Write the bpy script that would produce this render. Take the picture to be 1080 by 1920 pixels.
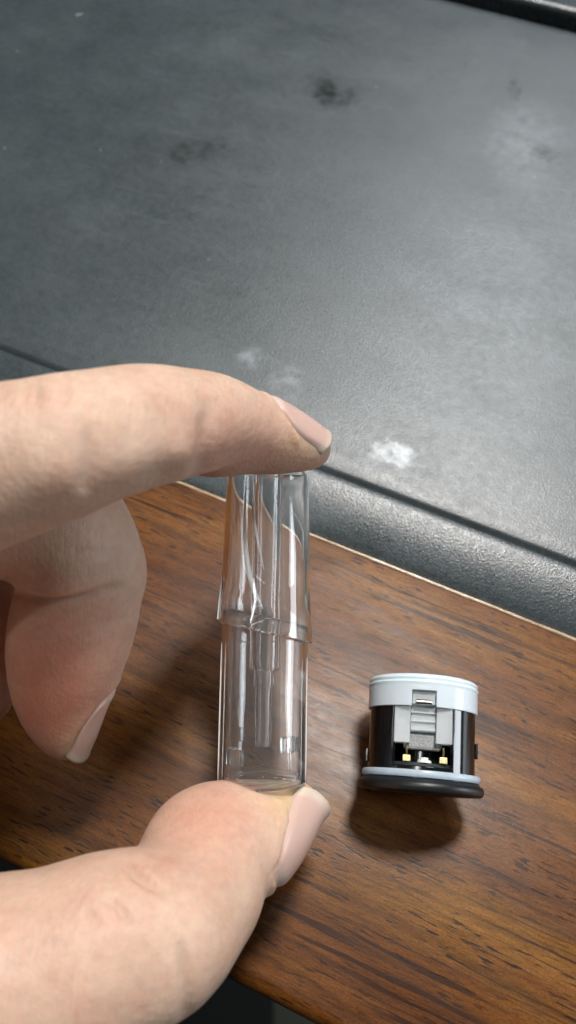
import bpy, bmesh, math, random
import numpy as np
from mathutils import Vector, Matrix

random.seed(4)
rng = np.random.default_rng(4)
R_ = math.radians
for o in list(bpy.data.objects):
    bpy.data.objects.remove(o)
S = bpy.context.scene
COL = S.collection

# ------------------------------------------------------------------ camera
FPX = 1507.0                       # focal length in pixels of a 1080x1920 frame
PITCH = R_(62)
CAMH = 0.177
CAM = Vector((0, 0, CAMH))
FW = Vector((0, math.cos(PITCH), -math.sin(PITCH)))
RT = Vector((1, 0, 0))
UP = Vector((0, math.sin(PITCH), math.cos(PITCH)))
cam_d = bpy.data.cameras.new('camera')
cam = bpy.data.objects.new('camera', cam_d)
COL.objects.link(cam)
cam.location = CAM
cam.rotation_euler = (math.pi / 2 - PITCH, 0, 0)
cam_d.sensor_fit = 'VERTICAL'
cam_d.sensor_height = 36
cam_d.lens = FPX / 1920 * 36
cam_d.clip_start = 0.005
cam_d.clip_end = 50
cam_d.dof.use_dof = True
cam_d.dof.focus_distance = 0.155
cam_d.dof.aperture_fstop = 17
S.camera = cam

# ------------------------------------------------------------------ world, lamps, exposure
W = bpy.data.worlds.new('World')
S.world = W
W.use_nodes = True
bg = W.node_tree.nodes['Background']
bg.inputs[0].default_value = (0.80, 0.92, 1.0, 1)
bg.inputs[1].default_value = 0.032

def area_lamp(name, direction, dist, size, power, color, target=(0.02, 0.04, 0.02)):
    ld = bpy.data.lights.new(name, 'AREA')
    ld.shape = 'DISK'
    ld.size = size
    ld.energy = power
    ld.color = color
    lo = bpy.data.objects.new(name, ld)
    COL.objects.link(lo)
    d = Vector(direction).normalized()
    lo.location = Vector(target) + d * dist
    lo.rotation_euler = (-d).to_track_quat('-Z', 'Y').to_euler()
    return lo
area_lamp('ceiling_lamp', (0.13, 0.36, 0.93), 1.3, 0.22, 18.5, (1.0, 0.96, 0.91))
area_lamp('far_ceiling_lamp', (0.27, 0.70, 0.76), 2.2, 0.55, 18, (0.93, 0.97, 1.0))
def strip_lamp(name, loc, target, sx, sy, power, color, roll=0.0):
    lo = area_lamp(name, Vector(loc) - Vector(target), (Vector(loc) - Vector(target)).length, sx, power, color, target)
    lo.data.shape = 'RECTANGLE'
    lo.data.size = sx
    lo.data.size_y = sy
    return lo
strip_lamp('ceiling_strip_lamp', (-0.50, -0.10, 1.75), (0, 0, 0), 0.05, 1.2, 4.6, (0.96, 0.98, 1.0))
strip_lamp('side_window', (1.7, -0.06, 0.48), (0, 0, 0), 0.6, 0.5, 12.0, (0.88, 0.94, 1.0))

S.view_settings.view_transform = 'Standard'
S.view_settings.look = 'None'
S.view_settings.exposure = 0.0
S.view_settings.gamma = 1.0
S.render.engine = 'CYCLES'
S.cycles.use_denoising = True
S.cycles.max_bounces = 24
S.cycles.transmission_bounces = 24
S.cycles.transparent_max_bounces = 16
S.cycles.glossy_bounces = 12
S.cycles.diffuse_bounces = 5
S.cycles.caustics_refractive = True
S.cycles.caustics_reflective = True
S.cycles.blur_glossy = 0.3

# ------------------------------------------------------------------ helpers
def P(px, py, d):                  # a point d metres deep on the ray of a photo pixel
    return CAM + d * (FW + (px - 540) / FPX * RT + (960 - py) / FPX * UP)

def on_plane(px, py, z=0.0):
    r = FW + (px - 540) / FPX * RT + (960 - py) / FPX * UP
    return CAM + r * ((z - CAMH) / r.z)

def camvec(x, y, z):               # right, up, towards the camera
    return (RT * x + UP * y - FW * z).normalized()

def link(name, me, mat=None, parent=None, smooth=True):
    o = bpy.data.objects.new(name, me)
    COL.objects.link(o)
    if mat:
        me.materials.append(mat)
    if parent:
        o.parent = parent
    if smooth:
        me.polygons.foreach_set('use_smooth', [True] * len(me.polygons))
    return o

def mesh(name, verts, faces):
    me = bpy.data.meshes.new(name)
    me.from_pydata([tuple(v) for v in verts], [], faces)
    me.update()
    return me

def fix(me, sharp=35):
    bm = bmesh.new(); bm.from_mesh(me)
    bmesh.ops.remove_doubles(bm, verts=bm.verts, dist=1e-7)
    bmesh.ops.recalc_face_normals(bm, faces=bm.faces)
    for e in bm.edges:
        if len(e.link_faces) == 2 and e.calc_face_angle() > R_(sharp):
            e.smooth = False
    bm.to_mesh(me); bm.free()
    return me

def bevel(o, w, seg=2, ang=40):
    m = o.modifiers.new('bevel', 'BEVEL')
    m.width = w; m.segments = seg; m.limit_method = 'ANGLE'; m.angle_limit = R_(ang)
    m.harden_normals = False
    return o

def empty(name, label=None, cat=None, group=None):
    o = bpy.data.objects.new(name, None)
    o.empty_display_size = 0.01
    COL.objects.link(o)
    if label: o['label'] = label
    if cat: o['category'] = cat
    if group: o['group'] = group
    return o

def lathe(name, prof, n=96, shear=None):
    """closed profile [(r,z)...] turned round z; shear(x,y,z)->z"""
    vs, fs = [], []
    m = len(prof)
    for i in range(n):
        a = 2 * math.pi * i / n
        for r, z in prof:
            x, y = r * math.cos(a), r * math.sin(a)
            vs.append((x, y, shear(x, y, z) if shear else z))
    for i in range(n):
        j = (i + 1) % n
        for k in range(m):
            l = (k + 1) % m
            fs.append((i * m + k, j * m + k, j * m + l, i * m + l))
    return fix(mesh(name, vs, fs))

def solid_lathe(name, prof, n=96):
    """open profile whose ends lie on the axis"""
    vs, fs = [], []
    m = len(prof)
    for i in range(n):
        a = 2 * math.pi * i / n
        for r, z in prof:
            vs.append((r * math.cos(a), r * math.sin(a), z))
    for i in range(n):
        j = (i + 1) % n
        for k in range(m - 1):
            fs.append((i * m + k, j * m + k, j * m + k + 1, i * m + k + 1))
    me = mesh(name, vs, fs)
    bm = bmesh.new(); bm.from_mesh(me)
    bmesh.ops.remove_doubles(bm, verts=bm.verts, dist=1e-7)
    bmesh.ops.dissolve_degenerate(bm, edges=bm.edges, dist=1e-8)
    bm.to_mesh(me); bm.free()
    return fix(me)

def box(name, x0, x1, y0, y1, z0, z1):
    vs = [(x, y, z) for z in (z0, z1) for y in (y0, y1) for x in (x0, x1)]
    fs = [(0, 2, 3, 1), (4, 5, 7, 6), (0, 1, 5, 4), (2, 6, 7, 3), (0, 4, 6, 2), (1, 3, 7, 5)]
    return mesh(name, vs, fs)

def shell(name, angs, zs, rout, rin, mask):
    """curved shell with openings; mask(i,j) says whether cell i (angle), j (axial) is there; angle 0 faces +y local up"""
    n, m = len(angs), len(zs)
    full = abs((angs[-1] - angs[0]) - 2 * math.pi) < 1e-6
    na = n - 1
    vs = {}
    out, fs = [], []
    def V(i, j, s):
        ii = i % na if full else i
        key = (ii, j, s)
        if key not in vs:
            r = (rout if s else rin)(zs[j])
            vs[key] = len(out)
            out.append((r * math.sin(angs[ii]), r * math.cos(angs[ii]), zs[j]))
        return vs[key]
    def M(i, j):
        if j < 0 or j >= m - 1: return False
        if full: i %= na
        elif i < 0 or i >= na: return False
        return mask(0.5 * (angs[i] + angs[i + 1]), 0.5 * (zs[j] + zs[j + 1]))
    for i in range(na):
        for j in range(m - 1):
            if not M(i, j): continue
            fs.append((V(i, j, 1), V(i + 1, j, 1), V(i + 1, j + 1, 1), V(i, j + 1, 1)))
            fs.append((V(i, j, 0), V(i, j + 1, 0), V(i + 1, j + 1, 0), V(i + 1, j, 0)))
            if not M(i - 1, j): fs.append((V(i, j, 0), V(i, j, 1), V(i, j + 1, 1), V(i, j + 1, 0)))
            if not M(i + 1, j): fs.append((V(i + 1, j, 0), V(i + 1, j + 1, 0), V(i + 1, j + 1, 1), V(i + 1, j, 1)))
            if not M(i, j - 1): fs.append((V(i, j, 0), V(i + 1, j, 0), V(i + 1, j, 1), V(i, j, 1)))
            if not M(i, j + 1): fs.append((V(i, j + 1, 0), V(i, j + 1, 1), V(i + 1, j + 1, 1), V(i + 1, j + 1, 0)))
    return fix(mesh(name, out, fs))

def bead(name, pts, rad, n=10):
    """tube swept along points with per-point radius"""
    pts = [Vector(p) for p in pts]
    rads = rad if isinstance(rad, (list, tuple)) else [rad] * len(pts)
    vs, fs = [], []
    prev = None
    for k, p in enumerate(pts):
        t = (pts[min(k + 1, len(pts) - 1)] - pts[max(k - 1, 0)]).normalized()
        if prev is None:
            prev = t.orthogonal().normalized()
        a = (prev - t * prev.dot(t)).normalized()
        prev = a
        b = t.cross(a)
        for q in range(n):
            w = 2 * math.pi * q / n
            vs.append(p + (a * math.cos(w) + b * math.sin(w)) * rads[k])
    for k in range(len(pts) - 1):
        for q in range(n):
            r = (q + 1) % n
            fs.append((k * n + q, k * n + r, (k + 1) * n + r, (k + 1) * n + q))
    fs.append(tuple(range(n))[::-1])
    fs.append(tuple((len(pts) - 1) * n + q for q in range(n)))
    return fix(mesh(name, vs, fs))

def smooth_curve(pts, n):
    pts = [Vector(p) for p in pts]
    ext = [pts[0] * 2 - pts[1]] + pts + [pts[-1] * 2 - pts[-2]]
    out = []
    segs = len(pts) - 1
    for k in range(n + 1):
        u = k / n * segs
        i = min(int(u), segs - 1); t = u - i
        a, b, c, d = ext[i:i + 4]
        out.append(0.5 * ((2 * b) + (c - a) * t + (2 * a - 5 * b + 4 * c - d) * t * t + (3 * b - a - 3 * c + d) * t ** 3))
    return out

# ------------------------------------------------------------------ materials
class NT:
    def __init__(s, name):
        s.m = bpy.data.materials.new(name)
        s.m.use_nodes = True
        s.t = s.m.node_tree
        s.b = s.t.nodes['Principled BSDF']
        s.tc = s.t.nodes.new('ShaderNodeTexCoord')
    def n(s, typ, **kw):
        nd = s.t.nodes.new('ShaderNode' + typ)
        for k, v in kw.items():
            if hasattr(nd, k): setattr(nd, k, v)
        return nd
    def l(s, a, b): s.t.links.new(a, b)
    def mapping(s, scale, rot=(0, 0, 0), loc=(0, 0, 0), src=None):
        mp = s.n('Mapping')
        mp.inputs['Scale'].default_value = scale
        mp.inputs['Rotation'].default_value = rot
        mp.inputs['Location'].default_value = loc
        s.l(src or s.tc.outputs['Object'], mp.inputs['Vector'])
        return mp.outputs[0]
    def noise(s, vec, scale=1.0, detail=4, rough=0.55, dist=0.0):
        nz = s.n('TexNoise')
        nz.inputs['Scale'].default_value = scale
        nz.inputs['Detail'].default_value = detail
        nz.inputs['Roughness'].default_value = rough
        nz.inputs['Distortion'].default_value = dist
        s.l(vec, nz.inputs['Vector'])
        return nz.outputs[0]
    def ramp(s, fac, stops, interp='LINEAR'):
        r = s.n('ValToRGB')
        r.color_ramp.interpolation = interp
        el = r.color_ramp.elements
        while len(el) < len(stops): el.new(0.5)
        for e, (p, c) in zip(el, stops):
            e.position = p
            e.color = (c[0], c[1], c[2], 1) if isinstance(c, (tuple, list)) else (c, c, c, 1)
        s.l(fac, r.inputs[0])
        return r.outputs[0]
    def math(s, op, a, b=None, c=None, clamp=False):
        m = s.n('Math', operation=op); m.use_clamp = clamp
        for i, v in enumerate((a, b, c)):
            if v is None: continue
            if isinstance(v, (int, float)): m.inputs[i].default_value = v
            else: s.l(v, m.inputs[i])
        return m.outputs[0]
    def mix(s, fac, a, b, mode='MIX'):
        m = s.n('MixRGB', blend_type=mode)
        for i, v in enumerate((fac, a, b)):
            if isinstance(v, (int, float)): m.inputs[i].default_value = v if i == 0 else (v, v, v, 1)
            elif isinstance(v, (tuple, list)): m.inputs[i].default_value = (v[0], v[1], v[2], 1)
            else: s.l(v, m.inputs[i])
        return m.outputs[0]
    def bump(s, h, strength, dist=0.0002, prev=None):
        b = s.n('Bump')
        b.inputs['Strength'].default_value = strength
        b.inputs['Distance'].default_value = dist
        s.l(h, b.inputs['Height'])
        if prev: s.l(prev, b.inputs['Normal'])
        return b.outputs[0]
    def set(s, **kw):
        names = dict(color='Base Color', rough='Roughness', normal='Normal', metal='Metallic', ior='IOR', trans='Transmission Weight',
                     sss='Subsurface Weight', sssr='Subsurface Radius', ssss='Subsurface Scale', coat='Coat Weight', coatr='Coat Roughness',
                     spec='Specular IOR Level', sheen='Sheen Weight', alpha='Alpha')
        for k, v in kw.items():
            i = s.b.inputs[names[k]]
            if isinstance(v, (int, float)): i.default_value = v
            elif isinstance(v, (tuple, list)): i.default_value = tuple(v) + ((1,) if k == 'color' else ())
            else: s.l(v, i)
        return s

def m_wood():
    s = NT('walnut_wood')
    warp = s.noise(s.mapping((30, 120, 30)), 1, 3)
    wv = s.n('VectorMath', operation='ADD')
    sc = s.n('VectorMath', operation='SCALE'); sc.inputs['Scale'].default_value = 0.0022
    s.l(warp, sc.inputs[0]); s.l(s.tc.outputs['Object'], wv.inputs[0]); s.l(sc.outputs[0], wv.inputs[1])
    v = wv.outputs[0]
    big = s.noise(s.mapping((9, 60, 9), src=v), 1, 4, 0.6)
    mid = s.noise(s.mapping((26, 330, 26), src=v), 1, 4, 0.6)
    fine = s.noise(s.mapping((300, 2600, 300), src=v), 1, 3, 0.7)
    base = s.ramp(big, [(0.30, (0.078, 0.023, 0.005)), (0.5, (0.130, 0.045, 0.008)), (0.70, (0.208, 0.088, 0.013))])
    streak = s.ramp(mid, [(0.34, 0.60), (0.52, 1.0), (0.75, 1.18)])
    col = s.mix(1.0, base, streak, 'MULTIPLY')
    fcol = s.ramp(fine, [(0.3, 0.62), (0.7, 1.3)])
    col = s.mix(0.75, col, fcol, 'MULTIPLY')
    spk = s.noise(s.mapping((1700, 3000, 1700), loc=(7, 7, 7)), 1, 3, 0.7)
    col = s.mix(0.6, col, s.ramp(spk, [(0.32, 0.55), (0.5, 1.0), (0.7, 1.55)]), 'MULTIPLY')
    # long dark growth lines
    gl = s.noise(s.mapping((17, 780, 17), loc=(3, 7, 1), src=v), 1, 2, 0.4)
    glm = s.ramp(gl, [(0.57, 0.0), (0.62, 1.0)])
    zone = s.ramp(s.noise(s.mapping((14, 40, 14), loc=(5, 2, 0)), 1, 2), [(0.47, 0.0), (0.60, 1.0)])
    glf = s.math('MULTIPLY', s.math('MULTIPLY', glm, zone), 0.92)
    col = s.mix(glf, col, (0.030, 0.011, 0.005))
    # pores: short dark dashes
    p1 = s.noise(s.mapping((235, 1700, 235), loc=(11, 4, 2), src=v), 1, 1.5, 0.5)
    pm = s.ramp(p1, [(0.60, 0.0), (0.66, 1.0)])
    p2 = s.noise(s.mapping((330, 3000, 330), loc=(1, 14, 2), src=v), 1, 1.5, 0.5)
    pm2 = s.ramp(p2, [(0.66, 0.0), (0.72, 0.75)])
    pz = s.ramp(s.noise(s.mapping((45, 120, 45)), 1, 2), [(0.36, 0.25), (0.6, 1.0)])
    pore = s.math('MULTIPLY', s.math('MAXIMUM', pm, pm2), pz)
    col = s.mix(s.math('MULTIPLY', pore, 0.95), col, (0.016, 0.007, 0.004))
    n = s.bump(s.math('SUBTRACT', s.math('MULTIPLY', fine, 0.15), pore), 0.12, 0.0001)
    n = s.bump(s.noise(s.mapping((900, 1500, 900)), 1, 4, 0.7), 0.12, 0.0002, n)
    ro = s.ramp(s.noise(s.mapping((60, 200, 60)), 1, 4, 0.7), [(0.3, 0.28), (0.7, 0.42)])
    col = s.mix(s.math('MULTIPLY', dust(s, 190, 0.94, 0.05), 0.55), col, (0.42, 0.40, 0.36))
    ro = s.math('ADD', ro, scratches(s, 150, 1.0, 0.15))
    s.set(color=col, rough=ro, normal=n, spec=0.24)
    return s.m

def m_wood_lip():
    s = NT('pale_glare_edge')
    nz = s.noise(s.mapping((120, 900, 900)), 1, 5, 0.7)
    col = s.ramp(nz, [(0.35, (0.20, 0.115, 0.055)), (0.5, (0.42, 0.29, 0.17)), (0.66, (0.60, 0.50, 0.38))])  # lighter lip wood, with the edge glare put into the pale tones
    s.set(color=col, rough=0.27, normal=s.bump(nz, 0.35, 0.0003), spec=0.8)
    return s.m

def dust(s, scale, keep, size):
    v = s.n('TexVoronoi'); v.inputs['Scale'].default_value = 1
    s.l(s.mapping((scale, scale, scale), loc=(3.3, 1.7, 0.5)), v.inputs['Vector'])
    sp = s.n('SeparateXYZ'); s.l(v.outputs[1], sp.inputs[0])
    rad = s.math('MULTIPLY', sp.outputs[1], size)
    return s.math('MULTIPLY', s.math('LESS_THAN', v.outputs[0], rad), s.math('GREATER_THAN', sp.outputs[0], keep))

def scratches(s, scale, ang, amount):
    w = s.noise(s.mapping((scale * 0.04, scale, scale), rot=(0, 0, ang), loc=(9, 2, 4)), 1, 1, 0.3)
    m = s.ramp(w, [(0.495, 0.0), (0.5, 1.0), (0.505, 0.0)])
    z = s.ramp(s.noise(s.mapping((scale * 0.12,) * 3, loc=(1, 8, 3)), 1, 2), [(0.55, 0.0), (0.66, 1.0)])
    return s.math('MULTIPLY', s.math('MULTIPLY', m, z), amount)

def blot(s, x, y, rx, ry, rot, edge, seed, gap=0.5):
    """mask of one irregular stain in object space"""
    v = s.mapping((1, 1, 1), src=s.tc.outputs['Object'])
    wob = s.n('VectorMath', operation='ADD')
    sub = s.n('VectorMath', operation='SUBTRACT'); sub.inputs[1].default_value = (0.5, 0.5, 0.5)
    nz = s.n('TexNoise'); nz.inputs['Scale'].default_value = 260; nz.inputs['Detail'].default_value = 4
    mp = s.mapping((1, 1, 1), loc=(seed, seed * 1.7, 0)); s.l(mp, nz.inputs['Vector'])
    s.l(nz.outputs[1], sub.inputs[0])
    sc = s.n('VectorMath', operation='SCALE'); sc.inputs['Scale'].default_value = 0.009
    s.l(sub.outputs[0], sc.inputs[0]); s.l(v, wob.inputs[0]); s.l(sc.outputs[0], wob.inputs[1])
    m = s.n('Mapping', vector_type='TEXTURE')
    m.inputs['Location'].default_value = (x, y, 0); m.inputs['Rotation'].default_value = (0, 0, rot)
    m.inputs['Scale'].default_value = (rx, ry, 1)
    s.l(wob.outputs[0], m.inputs['Vector'])
    sx = s.n('SeparateXYZ'); s.l(m.outputs[0], sx.inputs[0])
    r2 = s.math('SQRT', s.math('ADD', s.math('POWER', s.math('ABSOLUTE', sx.outputs[0]), 2.0), s.math('POWER', s.math('ABSOLUTE', sx.outputs[1]), 2.0)))
    disc = s.math('SMOOTH_MIN', s.math('DIVIDE', s.math('SUBTRACT', 1.0, r2), edge, clamp=True), 1.0, 0.1)
    brk = s.ramp(s.noise(s.mapping((230, 230, 230), loc=(seed, 0, 0)), 1, 4, 0.6), [(gap - 0.17, 0.0), (gap + 0.15, 1.0)])
    return s.math('MULTIPLY', disc, brk)

def m_leather(stains=(), grainy=0.42, name='dark_grey_leather', r0=0.32, r1=0.42):
    s = NT(name)
    spc = 0.7
    cloud = s.noise(s.mapping((14, 22, 14)), 1, 5, 0.6)
    col = s.ramp(cloud, [(0.3, (0.025, 0.035, 0.039)), (0.7, (0.041, 0.053, 0.058))])
    mott = s.noise(s.mapping((70, 70, 70), loc=(3, 1, 0)), 1, 5, 0.7)
    col = s.mix(0.5, col, s.ramp(mott, [(0.35, 0.75), (0.65, 1.25)]), 'MULTIPLY')
    grain = s.n('TexVoronoi'); grain.inputs['Scale'].default_value = 1
    s.l(s.mapping((2300, 2300, 2300)), grain.inputs['Vector'])
    gf = s.noise(s.mapping((2600, 2600, 2600)), 1, 3, 0.7)
    speck = s.ramp(gf, [(0.35, 0.35), (0.65, 1.8)])
    col = s.mix(0.75, col, speck, 'MULTIPLY')
    ro = s.ramp(s.noise(s.mapping((35, 50, 35)), 1, 4, 0.65), [(0.3, r0), (0.7, r1)])
    ro = s.math('ADD', ro, s.math('MULTIPLY', s.math('SUBTRACT', s.noise(s.mapping((420,) * 3, loc=(4, 4, 1)), 1, 4, 0.7), 0.5), 0.28))
    for (x, y, rx, ry, rot, edge, seed, gap, c, amt) in stains:
        mk = s.math('MULTIPLY', blot(s, x, y, rx, ry, rot, edge, seed, gap), amt)
        col = s.mix(mk, col, c)
        if c[0] < 0.05:
            ro = s.mix(s.math('MULTIPLY', mk, 0.9), ro, 0.62)
            spc = s.math('MULTIPLY', spc, s.math('SUBTRACT', 1.0, s.math('MULTIPLY', mk, 0.85)))
    col = s.mix(s.math('MULTIPLY', dust(s, 240, 0.93, 0.085), 0.6), col, (0.34, 0.36, 0.36))
    col = s.mix(scratches(s, 130, 0.6, 0.16), col, (0.22, 0.24, 0.24))
    col = s.mix(scratches(s, 170, -0.9, 0.12), col, (0.22, 0.24, 0.24))
    h = s.math('ADD', s.math('MULTIPLY', grain.outputs[0], 0.6), s.math('MULTIPLY', gf, 0.7))
    n = s.bump(h, grainy, 0.00014)
    s.set(color=col, rough=ro, normal=n, spec=spc)
    return s.m

def m_simple(name, color, rough=0.5, metal=0.0, nscale=900, namt=0.15, bumpd=0.00004, **kw):
    s = NT(name)
    nz = s.noise(s.mapping((nscale,) * 3), 1, 4, 0.6)
    col = s.mix(namt * 2, color, s.ramp(nz, [(0.3, 0.6), (0.7, 1.35)]), 'MULTIPLY')
    s.set(color=col, rough=rough, metal=metal, normal=s.bump(nz, 0.4, bumpd), **kw)
    return s.m

def m_clear(name='clear_plastic', rough=0.0, color=(0.985, 0.995, 1.0), ior=1.47):
    s = NT(name)
    nz = s.noise(s.mapping((120, 120, 40)), 1, 2, 0.5)
    s.set(color=color, rough=rough, ior=ior, trans=0.974, normal=s.bump(nz, 0.04, 0.0002))
    return s.m

def m_frost(name, color, rough=0.45, sss=0.5, trans=0.35):
    s = NT(name)
    nz = s.noise(s.mapping((500,) * 3), 1, 4)
    s.set(color=color, rough=rough, trans=trans, ior=1.4, sss=sss, sssr=(0.9, 1.0, 1.0), ssss=0.0025,
          normal=s.bump(nz, 0.2, 0.00005))
    return s.m

def m_skin():
    s = NT('skin')
    at = s.n('Attribute', attribute_name='redness')
    at2 = s.n('Attribute', attribute_name='yellow')
    big = s.noise(s.mapping((85,) * 3), 1, 4, 0.6)
    col = s.ramp(big, [(0.3, (0.53, 0.352, 0.262)), (0.7, (0.615, 0.440, 0.335))])
    col = s.mix(s.math('MULTIPLY', at.outputs['Fac'], 0.75), col, (0.55, 0.225, 0.155))
    col = s.mix(s.math('MULTIPLY', at2.outputs['Fac'], 0.7), col, (0.64, 0.47, 0.25))
    pat = s.noise(s.mapping((190,) * 3, loc=(2, 0, 5)), 1, 3, 0.6)
    col = s.mix(0.5, col, s.ramp(pat, [(0.30, (0.96, 0.84, 0.81)), (0.52, (1, 1, 1)), (0.72, (1.06, 1.06, 1.02))]), 'MULTIPLY')
    mot = s.noise(s.mapping((620,) * 3), 1, 4, 0.65)
    col = s.mix(0.35, col, s.ramp(mot, [(0.35, (0.80, 0.74, 0.72)), (0.65, (1.12, 1.10, 1.08))]), 'MULTIPLY')
    vor = s.n('TexVoronoi'); vor.feature = 'DISTANCE_TO_EDGE'; vor.inputs['Scale'].default_value = 1
    wv = s.noise(s.mapping((1200,) * 3), 1, 2)
    s.l(s.mapping((1500, 1500, 1500)), vor.inputs['Vector'])
    cr = s.ramp(vor.outputs[0], [(0.0, 0.0), (0.12, 1.0)])
    lines = s.n('TexWave'); lines.inputs['Scale'].default_value = 1; lines.inputs['Distortion'].default_value = 3.0
    lines.inputs['Detail'].default_value = 2
    s.l(s.mapping((260, 60, 700), rot=(0.3, 0.2, 0.5)), lines.inputs['Vector'])
    n = s.bump(cr, 0.22, 0.00015)
    n = s.bump(s.noise(s.mapping((900,) * 3), 1, 4, 0.65), 0.36, 0.0003, n)
    n = s.bump(lines.outputs[1], 0.14, 0.00012, n)
    for rot_ in ((0.2, 0.5, 0.9), (0.7, -0.4, -0.6)):
        l2 = s.n('TexWave'); l2.inputs['Scale'].default_value = 1; l2.inputs['Distortion'].default_value = 5.0; l2.inputs['Detail'].default_value = 3
        l2.inputs['Detail Scale'].default_value = 2.0
        s.l(s.mapping((420, 40, 120), rot=rot_), l2.inputs['Vector'])
        n = s.bump(s.ramp(l2.outputs[1], [(0.0, 0.0), (0.25, 1.0)]), 0.16, 0.00012, n)
    n = s.bump(s.noise(s.mapping((150,) * 3), 1, 3), 0.12, 0.0012, n)
    ro = s.ramp(s.noise(s.mapping((300,) * 3), 1, 3), [(0.3, 0.42), (0.7, 0.56)])
    s.set(color=col, rough=ro, normal=n, sss=0.5, sssr=(1.0, 0.36, 0.2), ssss=0.0024, spec=0.4)
    return s.m

def m_nail():
    s = NT('fingernail')
    g = s.n('TexGradient')
    at = s.n('Attribute', attribute_name='free_edge')
    nz = s.noise(s.mapping((500,) * 3), 1, 3)
    col = s.mix(s.math('MULTIPLY', nz, 0.25), (0.575, 0.385, 0.325), (0.63, 0.45, 0.385))
    lu = s.n('Attribute', attribute_name='lunula')
    col = s.mix(s.math('MULTIPLY', lu.outputs['Fac'], 0.6), col, (0.64, 0.51, 0.45))
    col = s.mix(at.outputs['Fac'], col, (0.59, 0.48, 0.385))
    ridg = s.noise(s.mapping((700,) * 3), 1, 2)
    s.set(color=col, rough=0.32, normal=s.bump(ridg, 0.10, 0.0001), sss=0.3, sssr=(1.0, 0.5, 0.35), ssss=0.001, spec=0.5)
    return s.m

M_WOOD = m_wood()
M_LIP = m_wood_lip()
M_CLEAR = m_clear()
M_GLINT_LUG = m_frost('highlight_and_lug', (0.95, 0.97, 0.98), 0.10, 0.0, 0.25)  # white for the painted highlight beads, and for the frosted lug
M_SKIN = m_skin()
M_NAIL = m_nail()
M_BLACK = m_simple('black_plastic', (0.006, 0.007, 0.008), 0.09, spec=0.65, namt=0.05, bumpd=0.00001)
M_RUBBER = m_simple('black_rubber', (0.008, 0.009, 0.010), 0.4)
M_FROST = m_frost('frosted_silicone', (0.74, 0.88, 0.98), 0.25, 0.5, 0.15)
M_RING = m_frost('silicone_ring', (0.60, 0.73, 0.86), 0.25)
M_HOLDER = m_frost('translucent_plastic', (0.93, 0.98, 1.0), 0.16, 0.0, 0.68)
M_BRASS = m_simple('brass', (0.75, 0.60, 0.30), 0.3, 1.0)
M_STEEL = m_simple('steel', (0.55, 0.53, 0.48), 0.25, 1.0)
M_WHITE = m_simple('white_ceramic', (0.78, 0.78, 0.74), 0.4)
M_FOAM = m_simple('grey_cotton', (0.30, 0.31, 0.31), 0.9, nscale=2500, namt=0.5, bumpd=0.0004)
M_DARKB = m_simple('dark_board', (0.02, 0.03, 0.03), 0.4)
M_FLOOR = m_simple('grey_floor', (0.06, 0.064, 0.045), 0.6, nscale=12)
M_SHADE = m_simple('shade_black', (0.006, 0.006, 0.006), 0.8, nscale=150)

# ------------------------------------------------------------------ floor under the desk
fl = link('floor', box('floor', -3, 3, -3, 3, -0.76, -0.72), M_FLOOR, smooth=False); fl['kind'] = 'structure'
fp = on_plane(512, 1900, -0.714)
mt = link('floor_shade', box('floor_shade', -1.2, fp.x, -0.5, 0.6, -0.716, -0.712), M_SHADE, smooth=False); mt['kind'] = 'structure'  # black sheet added for the desk's shadow below, shade put in as colour

# ------------------------------------------------------------------ desk: wood border, leather inlay
A = on_plane(330, 897); B = on_plane(1080, 1194)
ex = (B - A).normalized(); en = Vector((-ex.y, ex.x, 0))
O = on_plane(700, 1044)
desk = empty('desk', 'brown wooden desk with an inset dark grey leather top and a wood border', 'desk')
desk.location = O
desk.rotation_euler = (0, 0, math.atan2(ex.y, ex.x))
def loc2(px, py, z=0.0):
    d = on_plane(px, py, z) - O
    return d.dot(ex), d.dot(en)
n_groove = 0.5 * (loc2(580, 878)[1] + loc2(1050, 1047)[1])
n_low = 0.5 * (loc2(57, 1629)[1] + loc2(500, 1888)[1])
n_far0 = loc2(980, 33)[1]
print('desk', n_groove, n_low, n_far0, loc2(580, 875), loc2(1050, 1045), loc2(57, 1629), loc2(548, 1916), loc2(870, 0), loc2(1080, 60), loc2(20, 655))
X0, X1 = -0.75, 0.75

def extrude(name, prof, nx, jitter=0.0):
    xs = np.linspace(X0, X1, nx)
    vs, fs = [], []
    m = len(prof)
    for i, x in enumerate(xs):
        for k, (n, z) in enumerate(prof):
            vs.append((x, n, z))
    for i in range(nx - 1):
        for k in range(m):
            l = (k + 1) % m
            fs.append((i * m + k, i * m + l, (i + 1) * m + l, (i + 1) * m + k))
    fs.append(tuple(range(m))); fs.append(tuple((nx - 1) * m + k for k in range(m))[::-1])
    return fix(mesh(name, vs, fs), 50)

def arc(cx, cy, r, a0, a1, n):
    return [(cx + r * math.cos(R_(a0 + (a1 - a0) * k / n)), cy + r * math.sin(R_(a0 + (a1 - a0) * k / n))) for k in range(n + 1)]

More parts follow.
